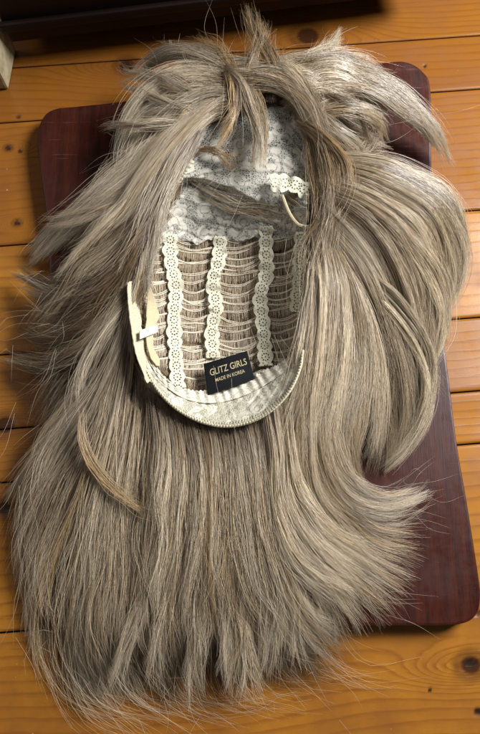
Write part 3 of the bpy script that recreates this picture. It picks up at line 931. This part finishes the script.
fringe = [
    # root bed over the crown rim
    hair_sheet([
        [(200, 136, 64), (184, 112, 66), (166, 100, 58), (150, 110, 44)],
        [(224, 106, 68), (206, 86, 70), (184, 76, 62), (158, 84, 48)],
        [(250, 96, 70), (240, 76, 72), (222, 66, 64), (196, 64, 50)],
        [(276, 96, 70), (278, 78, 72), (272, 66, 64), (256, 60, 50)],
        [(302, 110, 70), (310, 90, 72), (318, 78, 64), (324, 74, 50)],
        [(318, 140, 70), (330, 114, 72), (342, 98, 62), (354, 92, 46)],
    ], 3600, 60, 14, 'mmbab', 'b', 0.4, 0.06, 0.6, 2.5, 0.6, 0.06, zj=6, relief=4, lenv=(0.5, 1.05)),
    # arches to the right
    lock([(276, 100, 82), (306, 74, 88), (346, 70, 84), (392, 90, 72), (428, 124, 52), (448, 168, 28)], [10, 10, 7, 2], 1100, 'lalm'),
    lock([(284, 106, 84), (312, 88, 90), (350, 84, 84), (386, 98, 72), (418, 124, 52), (438, 150, 36)], [9, 9, 6, 2], 700, 'mlam'),
    lock([(280, 84, 88), (306, 78, 92), (330, 92, 84), (342, 118, 68), (344, 150, 46)], [9, 11, 8, 2], 900, 'llla'),
    lock([(300, 74, 90), (334, 70, 92), (360, 84, 80), (374, 106, 64), (380, 132, 44)], [8, 10, 8, 2], 800, 'llla'),
    lock([(296, 96, 86), (318, 96, 90), (330, 112, 80), (332, 136, 64), (326, 160, 56)], [8, 9, 6, 2], 500, 'bmlm'),
    lock([(262, 92, 88), (286, 66, 92), (316, 60, 88), (352, 64, 74), (392, 78, 52)], [8, 9, 6, 1.5], 600, 'mbgl', wave=3.0, stray=0.15),
    # arches to the left
    lock([(262, 98, 84), (232, 70, 90), (196, 56, 86), (166, 56, 74), (146, 72, 54), (140, 88, 44)], [9, 9, 7, 2], 900, 'mlab'),
    lock([(258, 104, 86), (222, 80, 92), (180, 76, 88), (144, 98, 76), (124, 134, 62), (118, 186, 48)], [10, 11, 9, 3], 1400, 'llal'),
    lock([(250, 98, 88), (216, 92, 94), (184, 104, 90), (156, 134, 80), (138, 172, 68), (128, 222, 54)], [9, 10, 9, 3], 1100, 'lmla'),
    lock([(238, 100, 88), (208, 108, 92), (174, 136, 88), (146, 172, 78), (122, 206, 62), (88, 244, 44)], [9, 10, 8, 3], 1100, 'mlml'),
    lock([(230, 92, 92), (196, 118, 94), (160, 160, 88), (132, 200, 78), (104, 252, 58), (86, 280, 42)], [7, 8, 7, 2], 700, 'llm'),
    # locks covering the right end of the nape band
    lock([(312, 262, 90), (307, 310, 91), (301, 350, 90), (294, 392, 82), (286, 440, 72), (282, 490, 60)], [3, 6, 6, 3], 460, 'mlml', 'm', clumps=6, wave=2.4),
    lock([(314, 280, 90), (312, 330, 90), (306, 372, 86), (300, 420, 76), (300, 470, 64)], [4, 6, 6, 3], 420, 'lml', 'm', clumps=6, wave=2.4),
    # swathes lying across the crown rim
    lock([(226, 96, 90), (246, 80, 97), (276, 80, 99), (302, 98, 97), (320, 134, 92), (324, 176, 88)], [6, 12, 12, 4], 420, 'mlbm', wave=2.6, stray=0.1),
    lock([(310, 112, 90), (290, 88, 96), (262, 76, 98), (228, 76, 95), (196, 90, 86), (168, 118, 72)], [6, 12, 12, 4], 420, 'mlbl', wave=2.6, stray=0.1),
    lock([(262, 66, 90), (282, 70, 97), (302, 86, 97), (312, 110, 90), (310, 134, 86)], [6, 8, 6, 2], 420, 'lml', wave=2.6, stray=0.1),
    # locks hanging over the front lace
    lock([(224, 66, 96), (242, 84, 98), (254, 112, 96), (260, 142, 92), (258, 178, 84)], [7, 9, 7, 1.5], 480, 'glm', clumps=5),
    lock([(226, 70, 96), (234, 92, 98), (234, 120, 94), (226, 152, 88)], [6, 6, 3, 1], 160, 'gm', clumps=3),
    # spikes standing up at the back
    lock([(272, 104, 86), (274, 72, 94), (262, 44, 92), (242, 6, 88)], [10, 9, 5, 1], 520, 'bgml', stray=0.15, lenv=(0.4, 1.05)),
    lock([(256, 98, 88), (250, 70, 94), (258, 46, 92), (268, 22, 88)], [6, 5, 3, 1], 160, 'bgm', stray=0.2),
    lock([(250, 98, 88), (232, 66, 92), (214, 50, 84), (186, 44, 70)], [7, 6, 4, 1], 220, 'bmg', stray=0.2),
    # thin brown strands lying across the board at the upper right
    lock([(312, 128, 76), (338, 128, 66), (364, 142, 46), (392, 150, 30)], [12, 14, 12, 8], 220, 'bmg', stray=0.5, wave=4, frizz=1.6),
    lock([(320, 170, 84), (346, 158, 70), (362, 140, 50), (372, 118, 34)], [10, 12, 10, 8], 160, 'bml', stray=0.5, wave=4, frizz=1.6),
    # tangle of brown roots along the right rim, flowing down
    hair_sheet([
        [(286, 100, 84), (306, 136, 88), (316, 175, 88), (321, 215, 86), (313, 270, 84), (306, 340, 78)],
        [(300, 100, 86), (320, 140, 90), (332, 180, 90), (332, 225, 88), (322, 290, 86), (310, 360, 80)],
        [(316, 116, 84), (338, 150, 88), (348, 190, 90), (340, 235, 88), (328, 290, 86), (316, 350, 80)],
    ], 1900, 34, 8, 'bbgml', 'b', 0.5, 0.10, 0.7, 3.5, 1.3, 0.16, relief=4, lenv=(0.4, 1.04), st=0.3, edge=0.2),
    lock([(296, 120, 92), (322, 138, 96), (346, 168, 96), (344, 204, 94), (322, 236, 92), (308, 262, 88)], [5, 6, 5, 1.5], 260, 'bgm', clumps=4),
    lock([(306, 112, 92), (326, 160, 96), (330, 210, 94), (316, 262, 90), (306, 320, 84)], [5, 6, 5, 2], 300, 'bml', clumps=4),
    # brown roots along the left rim
    hair_sheet([
        [(232, 98, 86), (210, 116, 84), (191, 144, 84), (174, 176, 82), (156, 215, 80), (138, 262, 78)],
        [(212, 98, 86), (188, 120, 84), (168, 150, 84), (150, 185, 82), (136, 225, 80), (126, 275, 76)],
    ], 1300, 20, 7, 'bmll', 'b', 0.5, 0.16, 0.5, 2.4, 0.6, 0.08, relief=3, lenv=(0.4, 1.04), st=0.3, edge=0.15),
    lock([(200, 128, 90), (182, 160, 90), (164, 200, 88), (150, 250, 84), (140, 300, 78)], [5, 7, 6, 2], 380, 'lml', clumps=5),
    # strands caught under the folded front of the cap
    lock([(184, 178, 66), (206, 194, 65), (234, 206, 64), (262, 214, 64), (296, 230, 64)], [3, 6, 6, 3], 34, 'bmlm', clumps=10, frizz=1.2, thick=3, st=0.45, stray=0.2, tipc=0.8),
]
tr = np.random.default_rng(2024)
rim = [(196, 134), (208, 112), (228, 98), (252, 92), (278, 94), (300, 108), (314, 130)]
for q_ in range(44):
    f_ = tr.uniform(0.0, 1.0)
    rx = np.interp(f_, np.linspace(0, 1, 7), [a[0] for a in rim]) + tr.normal(0, 5)
    ry = np.interp(f_, np.linspace(0, 1, 7), [a[1] for a in rim]) + tr.normal(0, 6)
    an = np.interp(f_, [0, 0.25, 0.5, 0.75, 1], [170, 150, 95, 40, 5]) + tr.normal(0, 22)
    bend = (1 if an > 95 else -1) * tr.uniform(10, 100) + tr.normal(0, 25)
    L_ = tr.uniform(45, 105) * (0.6 if 60 < an < 125 else 1.0)
    x_, y_, pts = rx, ry, [(rx, ry, 84)]
    for k_ in range(1, 6):
        a_ = math.radians(an + bend * (k_ / 5) ** 1.3)
        x_ += math.cos(a_) * L_ / 5; y_ -= math.sin(a_) * L_ / 5
        pts.append((x_, y_, 84 + 12 * math.sin(k_ / 5 * 3.0) - 34 * (k_ / 5) ** 2 + tr.uniform(-1, 1)))
    fringe.append(lock(pts, [tr.uniform(3, 6), tr.uniform(4, 8), tr.uniform(2, 5), 1], int(tr.uniform(110, 300)), tr.choice(['lml', 'bml', 'lal', 'mgl', 'llm']), frizz=0.6, stray=0.12, wave=2.6, clumps=4, st=0.15))
hair_part('fringe', fringe + [stray_sheet('f')])
#CAP#

# ------------------------------------------------------------------ the cap
# hair seen through the wefts, lying under the net of the cap
back = hair_sheet([
    [(134, 200, 62), (134, 270, 58), (138, 340, 62), (158, 395, 66)],
    [(152, 190, 46), (152, 270, 43), (156, 340, 47), (170, 402, 64)],
    [(190, 185, 33), (190, 260, 28), (192, 330, 31), (200, 405, 58)],
    [(245, 185, 33), (245, 260, 28), (245, 330, 31), (240, 405, 58)],
    [(286, 190, 47), (288, 270, 43), (284, 340, 50), (268, 400, 64)],
    [(312, 190, 66), (314, 270, 64), (308, 340, 66), (288, 395, 68)]], 6500, 90, 4, 'mlmgl', 'm', 0.1, 0.05, 0.9, 1.0, 0.4, 0.0, lenv=(0.95, 1.0), zj=0.5, relief=0.4)
b0, b1, b2_ = back
pp0 = b0.reshape(-1, 3)
hair_part('weft_hair', [back])

# weft rows: cords strung between the lace strips, each with its short stitched hair
cords, stitches = [], []
strip_x = [148, 171, 216, 263, 302]
nrow = 30
r2 = np.random.default_rng(5)
for j in range(nrow):
    y0 = 234 + j * 6.2 + r2.normal(0, 1.4)
    jj = r2.uniform(-2.5, 2.5, 6)
    xs = np.linspace(140, 309, 110)
    yk = np.interp(xs, [140, 171, 216, 263, 310], [y0 + 2, y0 + jj[0] + 2, y0 + jj[1] + 1, y0 + jj[2] - 4, y0 - 20 + jj[3]])
    sag = np.zeros_like(xs)
    for a, b_ in zip([140, 171, 216, 263], [171, 216, 263, 310]):
        m_ = (xs >= a) & (xs <= b_)
        sag[m_] = (6.0 + r2.normal(0, 2.6)) * np.sin((xs[m_] - a) / (b_ - a) * math.pi)
    ys = yk + sag + 0.5 * wav(xs / 40, j)
    dz = 0.0035 + 0.0012 * wav(xs / 60, j + 50)
    # end where the nape band starts
    lim = 388 - ((xs - 220) / 80) ** 2 * 45
    keep = ys < lim
    if keep.sum() < 12: continue
    k1 = np.flatnonzero(keep)
    segs = np.split(k1, np.flatnonzero(np.diff(k1) > 1) + 1)
    for sg in segs:
        if len(sg) < 10: continue
        u = np.linspace(sg[0], sg[-1], 70)
        X_ = np.interp(u, np.arange(110), xs); Y_ = np.interp(u, np.arange(110), ys); D_ = np.interp(u, np.arange(110), dz)
        for q_ in range(2):     # double cord
            cords.append(S(X_, Y_ + q_ * (1.3 + 0.5 * np.sin(X_ / 9 + j)), D_ + 0.0005 * q_))
        # hair stitched to the cord, pointing down to the next row
        ns = int(len(sg) * 4.2)
        su = r2.uniform(sg[0], sg[-1], ns)
        sx = np.interp(su, np.arange(110), xs); sy = np.interp(su, np.arange(110), ys); sd = np.interp(su, np.arange(110), dz)
        tl = np.linspace(0, 1, 5)[None, :]
        ln = r2.uniform(7, 11.5, ns)[:, None]
        sl = r2.normal(0, 0.9, ns)[:, None]
        stitches.append(S(sx[:, None] + sl * tl, sy[:, None] + ln * tl, sd[:, None] + 0.0004 - 0.0022 * tl))
o = tubes('weft_cord', np.array(cords), np.full(len(cords), 0.00042), M_CORD, None, 5, None, tip=1.0)
own(o)
stt = np.concatenate(stitches)
scol = np.array([PAL[c_] for c_ in 'lmlla'])[r2.integers(0, 5, len(stt))] * np.array([0.86, 0.82, 0.76]) * r2.uniform(0.85, 1.1, len(stt))[:, None]
own(tubes('stitched_hair', stt, np.full(len(stt), 0.00018), M_HAIR, None, 3, np.repeat(scol[:, None, :], 5, 1), tip=0.8))


# lower lace panel of the crown
def lower_lace(U, V):
    x0 = 152 + 1 * V; x1 = 308 - 4 * V
    px = x0 + (x1 - x0) * U
    top = 160 + 34 * np.clip((U - 0.15) / 0.85, 0, 1)
    bot = 243 + 3.0 * wav(U, 3, 4) - 5 * U
    top = np.where(U < 0.15, 160 + (0.15 - U) * 260, top)
    py = top + (bot - top) * V
    dz = 0.006 - 0.008 * np.clip(1 - V * 3, 0, 1) + 0.0022 * wav(U * 2 + V, 7, 1.6) + 0.0012 * wav(V * 3 - U, 9, 2)
    return px, py, dz


grid_part('crown_lace', lower_lace, 120, 70, M_LACE)


# the front of the cap, folded back over the crown: its edge stands proud and shades what lies below
FE = [(180, 180), (202, 182), (228, 192), (252, 204), (282, 214), (306, 226)]


def fold_lace(U, V):
    topx = np.interp(U, [0, 0.25, 0.5, 0.75, 1], [188, 212, 250, 292, 322])
    topy = np.interp(U, [0, 0.25, 0.5, 0.75, 1], [142, 102, 92, 112, 168])
    bx = np.interp(U, np.linspace(0, 1, 6), [p_[0] for p_ in FE]); by = np.interp(U, np.linspace(0, 1, 6), [p_[1] for p_ in FE])
    px = topx + (bx - topx) * V; py = topy + (by - topy) * V
    base = zc(px, py)
    want = 0.078 - 0.012 * V + 0.0040 * np.sin(U * 11 + V * 2.0) * V + 0.0025 * wav(U * 1.5 + V * 0.6, 21, 1.5) + 0.0012 * wav(V * 2 + U, 23, 2)
    roll = -0.010 * np.clip((V - 0.93) / 0.07, 0, 1) ** 2
    return px, py, want + roll - base


grid_part('front_lace', fold_lace, 140, 100, M_LACE)


def ribbon(name, pts, width, mat, parent=None, scallop=0.17, pitch=11.5, dz=0.008, holes=True, absz=False, per=0.4, solid=0.0004, twist=None):
    """lace ribbon along photo points on the bowl: scalloped edges, a ring of holes in each flower"""
    p_ = np.array(pts, float)
    L_ = np.sum(np.linalg.norm(np.diff(p_[:, :2], axis=0), axis=1))
    nu = int(L_ / per); nv = int(width * (1 + 2 * scallop) / per)
    cl_ = spline(p_, nu)
    tg = np.gradient(cl_[:, :2], axis=0); tg /= np.linalg.norm(tg, axis=1, keepdims=True)
    nm = np.stack([-tg[:, 1], tg[:, 0]], -1)
    s_ = np.linspace(0, L_, nu)
    v_ = np.linspace(-1, 1, nv)
    Sg, Vg = np.meshgrid(s_, v_, indexing='ij')
    hw = width / 2 * (1 + scallop)
    lat = Vg * hw
    ph_ = (Sg + 1.6 * wav(Sg / 60, int(p_[0, 0]) + 9, 1)) / pitch * 2 * math.pi
    wm = 1 + 0.13 * wav(Sg / 45, int(p_[0, 0]) + 3, 1)
    lat = lat * wm
    px = cl_[:, 0][:, None] + nm[:, 0][:, None] * lat
    py = cl_[:, 1][:, None] + nm[:, 1][:, None] * lat
    edge_ = wm * width / 2 * (1 - scallop + 2 * scallop * np.abs(np.sin(ph_ / 2)) ** 0.8)
    m_ = np.abs(lat) <= edge_
    if holes:
        cs_ = (Sg / pitch - 0.0) % 1.0 - 0.5
        du = cs_ * pitch; rr = np.sqrt(du ** 2 + lat ** 2); an = np.arctan2(lat, du)
        ring = np.abs(rr - width * 0.26) < 0.45
        dots = np.cos(an * 9) > 0.25
        m_ &= ~(ring & dots)
        m_ &= ~((rr < 0.5))
        # small holes where two flowers meet
        d2 = (np.abs(cs_) - 0.5) * pitch
        m_ &= ~((np.abs(np.hypot(d2, np.abs(lat) - width * 0.2)) < 0.45))
    zz_ = cl_[:, 2][:, None] / 1000 if p_.shape[1] > 2 else dz
    z = zz_ + 0.0004 * np.sin(ph_) + lat / 1000 * 0.35 * wav(Sg / 40, int(p_[0, 0]) + 5, 1) + 0.0005 * wav(Sg / 30, int(p_[0, 0]), 1)
    if absz: co = P(px, py, z)
    else: co = S(px, py, z)
    if twist is not None:
        pass
    fm = m_[:-1, :-1] & m_[1:, 1:] & m_[1:, :-1] & m_[:-1, 1:]
    o = quads_mesh(name, co.reshape(-1, 3), grid_faces(nu, nv, fm), mat)
    bm = bmesh.new(); bm.from_mesh(o.data)
    bmesh.ops.delete(bm, geom=[v for v in bm.verts if not v.link_faces], context='VERTS')
    bm.to_mesh(o.data); bm.free()
    md = o.modifiers.new('thick', 'SOLIDIFY'); md.thickness = solid; md.offset = 0
    return own(o, parent)


ribbon('lace_strip', [(170, 234), (171, 262), (176, 288), (174, 316), (175, 345), (178, 388)], 13.5, M_CREAM)
ribbon('lace_strip', [(220, 236), (219, 258), (213, 282), (216, 306), (212, 330), (213, 358)], 13.0, M_CREAM)
ribbon('lace_strip', [(266, 226), (266, 250), (266, 276), (260, 296), (263, 325), (266, 366)], 13.5, M_CREAM)
ribbon('lace_strip', [(301, 232), (300, 262), (298, 292), (297, 312)], 13.0, M_CREAM)
# the strip on the folded flap and its loop of narrow elastic
ribbon('lace_strip', [(270, 183, 82), (284, 183, 84), (300, 187, 84), (317, 201, 80)], 16, M_CREAM, absz=True, pitch=10)
lp = spline(P([312, 322, 323, 312, 300, 290, 282], [196, 206, 216, 225, 226, 215, 196], np.array([82, 84, 84, 82, 80, 80, 80]) / 1000), 40)
own(tubes('elastic_loop', [lp, lp + [0.0006, 0.0004, 0.0006]], [0.0013, 0.0011], M_ELASTIC, None, 6, tip=1.0))
lock = hair_sheet([[(284, 194, 74), (298, 208, 76), (308, 222, 74), (316, 246, 66)], [(304, 192, 74), (318, 206, 76), (328, 222, 74), (328, 244, 68)]], 600, 8, 5, 'mlb', 'm', 0.1, 0.2, 0.9, 0.5, 0.2, 0.02, K=12)
hair_part('flap_hair', [lock])
# bead-like scalloped edge at the upper left of the cap
ribbon('lace_edge', [(168, 198, 78), (178, 182, 80), (186, 170, 82), (192, 160, 82)], 4.5, M_CREAM, absz=True, pitch=4.2, scallop=0.4, holes=False, per=0.3)
# a wisp of amber hair on the flap
amb = hair_sheet([[(196, 148, 76), (214, 150, 77), (232, 158, 76), (236, 176, 72)], [(198, 152, 76), (218, 156, 77), (226, 166, 75), (230, 182, 70)]], 45, 4, 2, 'g', 'g', 0.1, 0.5, 0.7, 1.6, 0.9, 0.15, K=12, edge=0.8)
amb[2][:] = amb[2] * np.array([0.75, 0.66, 0.50])
hair_part('loose_wisp', [amb])


# nape band: a crescent of lace with a gathered inner frill and a bound outer edge
OUT = [(146, 372), (158, 392), (176, 410), (200, 423), (226, 428), (252, 423), (274, 410), (290, 392), (300, 370), (303, 352)]
INN = [(148, 352), (160, 372), (176, 386), (194, 391), (214, 390), (236, 383), (258, 374), (276, 366), (290, 356), (298, 344)]
oc = spline(OUT, 240); ic = spline(INN, 240)


def band(V0, V1, pl_amp, z0, z1, nn=60, bulge=0.0):
    def f(U, V):
        i_ = U * 239
        ox = np.interp(i_, np.arange(240), oc[:, 0]); oy = np.interp(i_, np.arange(240), oc[:, 1])
        ix = np.interp(i_, np.arange(240), ic[:, 0]); iy = np.interp(i_, np.arange(240), ic[:, 1])
        vv_ = V0 + (V1 - V0) * V
        edge_w = 0.02 * wav(U, 31, 9) + 0.018 * np.sin(U * 2 * math.pi * 46)
        vv_ = vv_ + edge_w * np.where((V0 < 0.1) & (V < 0.15) | (V1 > 0.95) & (V > 0.85), 1, 0)
        px = ix + (ox - ix) * vv_; py = iy + (oy - iy) * vv_
        dz = z0 + (z1 - z0) * V + pl_amp * np.sin(U * 2 * math.pi * 20 + 2 * wav(U, 4, 2)) * (1 - 0.6 * V) + 0.0008 * wav(U * 3 + V, 41, 2) + bulge * np.sin(V * math.pi)
        return px, py, dz
    return f


nb = grid_part('nape_band', band(0.22, 0.93, 0.0004, 0.009, 0.010, bulge=0.001), 300, 40, M_NAPE, solid=0.0008)
grid_part('gathered_frill', band(-0.02, 0.34, 0.0011, 0.0125, 0.0115), 420, 24, M_FRILL, solid=0.0006)
# bound outer edge: a rolled tape with stitches
i_ = np.linspace(0, 239, 200)
ox = np.interp(i_, np.arange(240), oc[:, 0]); oy = np.interp(i_, np.arange(240), oc[:, 1])
edge_line = S(ox, oy - 1.5, 0.0105 + 0.0003 * np.sin(np.arange(200) * 2.1))
own(tubes('bound_edge', [edge_line], [0.0014], M_FELT, None, 8, tip=1.0))
st_ = []
for q_ in np.linspace(3, 236, 74):
    x_ = np.interp(q_, np.arange(240), oc[:, 0]); y_ = np.interp(q_, np.arange(240), oc[:, 1])
    xi = np.interp(q_, np.arange(240), ic[:, 0]); yi = np.interp(q_, np.arange(240), ic[:, 1])
    f_ = np.array([0.02, 0.0, 0.04, 0.09, 0.12])
    zz_ = np.array([0.0105, 0.0128, 0.0128, 0.0122, 0.011])
    st_.append(S(x_ + (xi - x_) * f_, y_ + (yi - y_) * f_ - 1.5, zz_))
own(tubes('stitching', np.array(st_), np.full(len(st_), 0.0003), M_FELT, None, 4, tip=1.0))

# left ear tab: felt strip, twisted elastic and its white slider
def felt(U, V):
    cx = np.interp(U, [0, 0.2, 0.45, 0.7, 1], [129, 131, 134, 138, 149]); cy = 282 + U * 100
    w_ = np.interp(U, [0, 0.08, 0.3, 0.7, 1], [4, 9, 11, 10, 9]) + 0.8 * wav(U, 8, 5)
    return cx + (V - 0.3) * w_, cy + 1.5 * wav(V, 3, 1), 0.010 + 0.0008 * wav(U * 2 + V, 12, 2)


grid_part('ear_tab', felt, 90, 14, M_FELT, solid=0.0012)


def elastic(U, V):
    cx = np.interp(U, [0, 0.25, 0.5, 0.62, 0.8, 1], [144, 150, 153, 149, 150, 158]); cy = np.interp(U, [0, 1], [270, 366])
    w_ = np.interp(U, [0, 0.12, 0.3, 0.48, 0.62, 0.8, 0.93, 1], [2.0, 1.6, 7, 13.5, 8, 6, 9, 3])
    tw = np.interp(U, [0, 0.15, 0.45, 0.62, 0.85, 1], [1.4, 1.2, 0.2, 0.0, -0.5, -0.2])
    return cx + (V - 0.5) * w_, cy - (V - 0.5) * w_ * 0.5 * tw, 0.016 + (V - 0.5) * w_ / 1000 * np.sin(tw)


grid_part('elastic_band', elastic, 100, 12, M_ELASTIC, solid=0.0009)


def slider(U, V):
    cx = 139.5 + U * 18; cy = 335 - U * 6.5 + (V - 0.5) * 9 * (1 - 0.15 * U)
    return cx, cy, 0.0185 + 0.002 * np.sin(U * math.pi) + 0.0004 * wav(U, 2, 1)


grid_part('white_slider', slider, 30, 12, M_WHITE, solid=0.0010)
# fine cord rising from the tab
ec = spline([(146, 272), (150, 280), (154, 287), (157, 294)], 20)
own(tubes('elastic_cord', [S(ec[:, 0], ec[:, 1], 0.016)], [0.0006], M_ELASTIC, None, 6, tip=1.0))

# woven label
LC = [(203.5, 364), (247, 351), (255, 379), (208, 395)]      # corners: top left, top right, bottom right, bottom left


def lab(U, V, lift=0.0):
    U = np.asarray(U, float); V = np.asarray(V, float)
    px = (LC[0][0] * (1 - U) + LC[1][0] * U) * (1 - V) + (LC[3][0] * (1 - U) + LC[2][0] * U) * V
    py = (LC[0][1] * (1 - U) + LC[1][1] * U) * (1 - V) + (LC[3][1] * (1 - U) + LC[2][1] * U) * V
    z = 0.0600 + 0.0080 * V + 0.0012 * np.sin(U * 3.5 + 0.4) + 0.0006 * np.sin(V * 5) + lift
    return P(px, py, z)


U, V = np.meshgrid(np.linspace(0, 1, 50), np.linspace(0, 1, 34), indexing='ij')
lo = quads_mesh('label', lab(U, V).reshape(-1, 3), grid_faces(50, 34), M_SATIN)
md = lo.modifiers.new('thick', 'SOLIDIFY'); md.thickness = 0.0005; md.offset = 0
own(lo)


def text_on_label(body, u0, u1, v0, v1, name):
    cu = bpy.data.curves.new(name, 'FONT'); cu.body = body; cu.resolution_u = 3
    cu.offset = 0.004
    to = bpy.data.objects.new(name, cu); C.objects.link(to)
    dg = bpy.context.evaluated_depsgraph_get()
    me = bpy.data.meshes.new_from_object(to.evaluated_get(dg))
    bpy.data.objects.remove(to)
    bm = bmesh.new(); bm.from_mesh(me)
    bmesh.ops.triangulate(bm, faces=bm.faces)
    bm.to_mesh(me); bm.free()
    co = np.zeros(len(me.vertices) * 3); me.vertices.foreach_get('co', co); co = co.reshape(-1, 3)
    mn, mx = co.min(0), co.max(0)
    u = u0 + (u1 - u0) * (co[:, 0] - mn[0]) / (mx[0] - mn[0])
    v = v1 + (v0 - v1) * (co[:, 1] - mn[1]) / (mx[1] - mn[1])
    me.vertices.foreach_set('co', lab(u, v, 0.0006).ravel())
    me.update()
    o = link(name, me, M_GOLD, None, False)
    own(o, lo)
    o.matrix_parent_inverse = WI
    return o


# (parts of the label share its origin)
text_on_label('GLITZ GIRLS', 0.11, 0.93, 0.22, 0.44, 'lettering')
text_on_label('MADE IN KOREA', 0.20, 0.84, 0.56, 0.68, 'lettering')
lo.matrix_parent_inverse = WI
for ch in lo.children:
    ch.matrix_parent_inverse = Matrix.Identity(4)
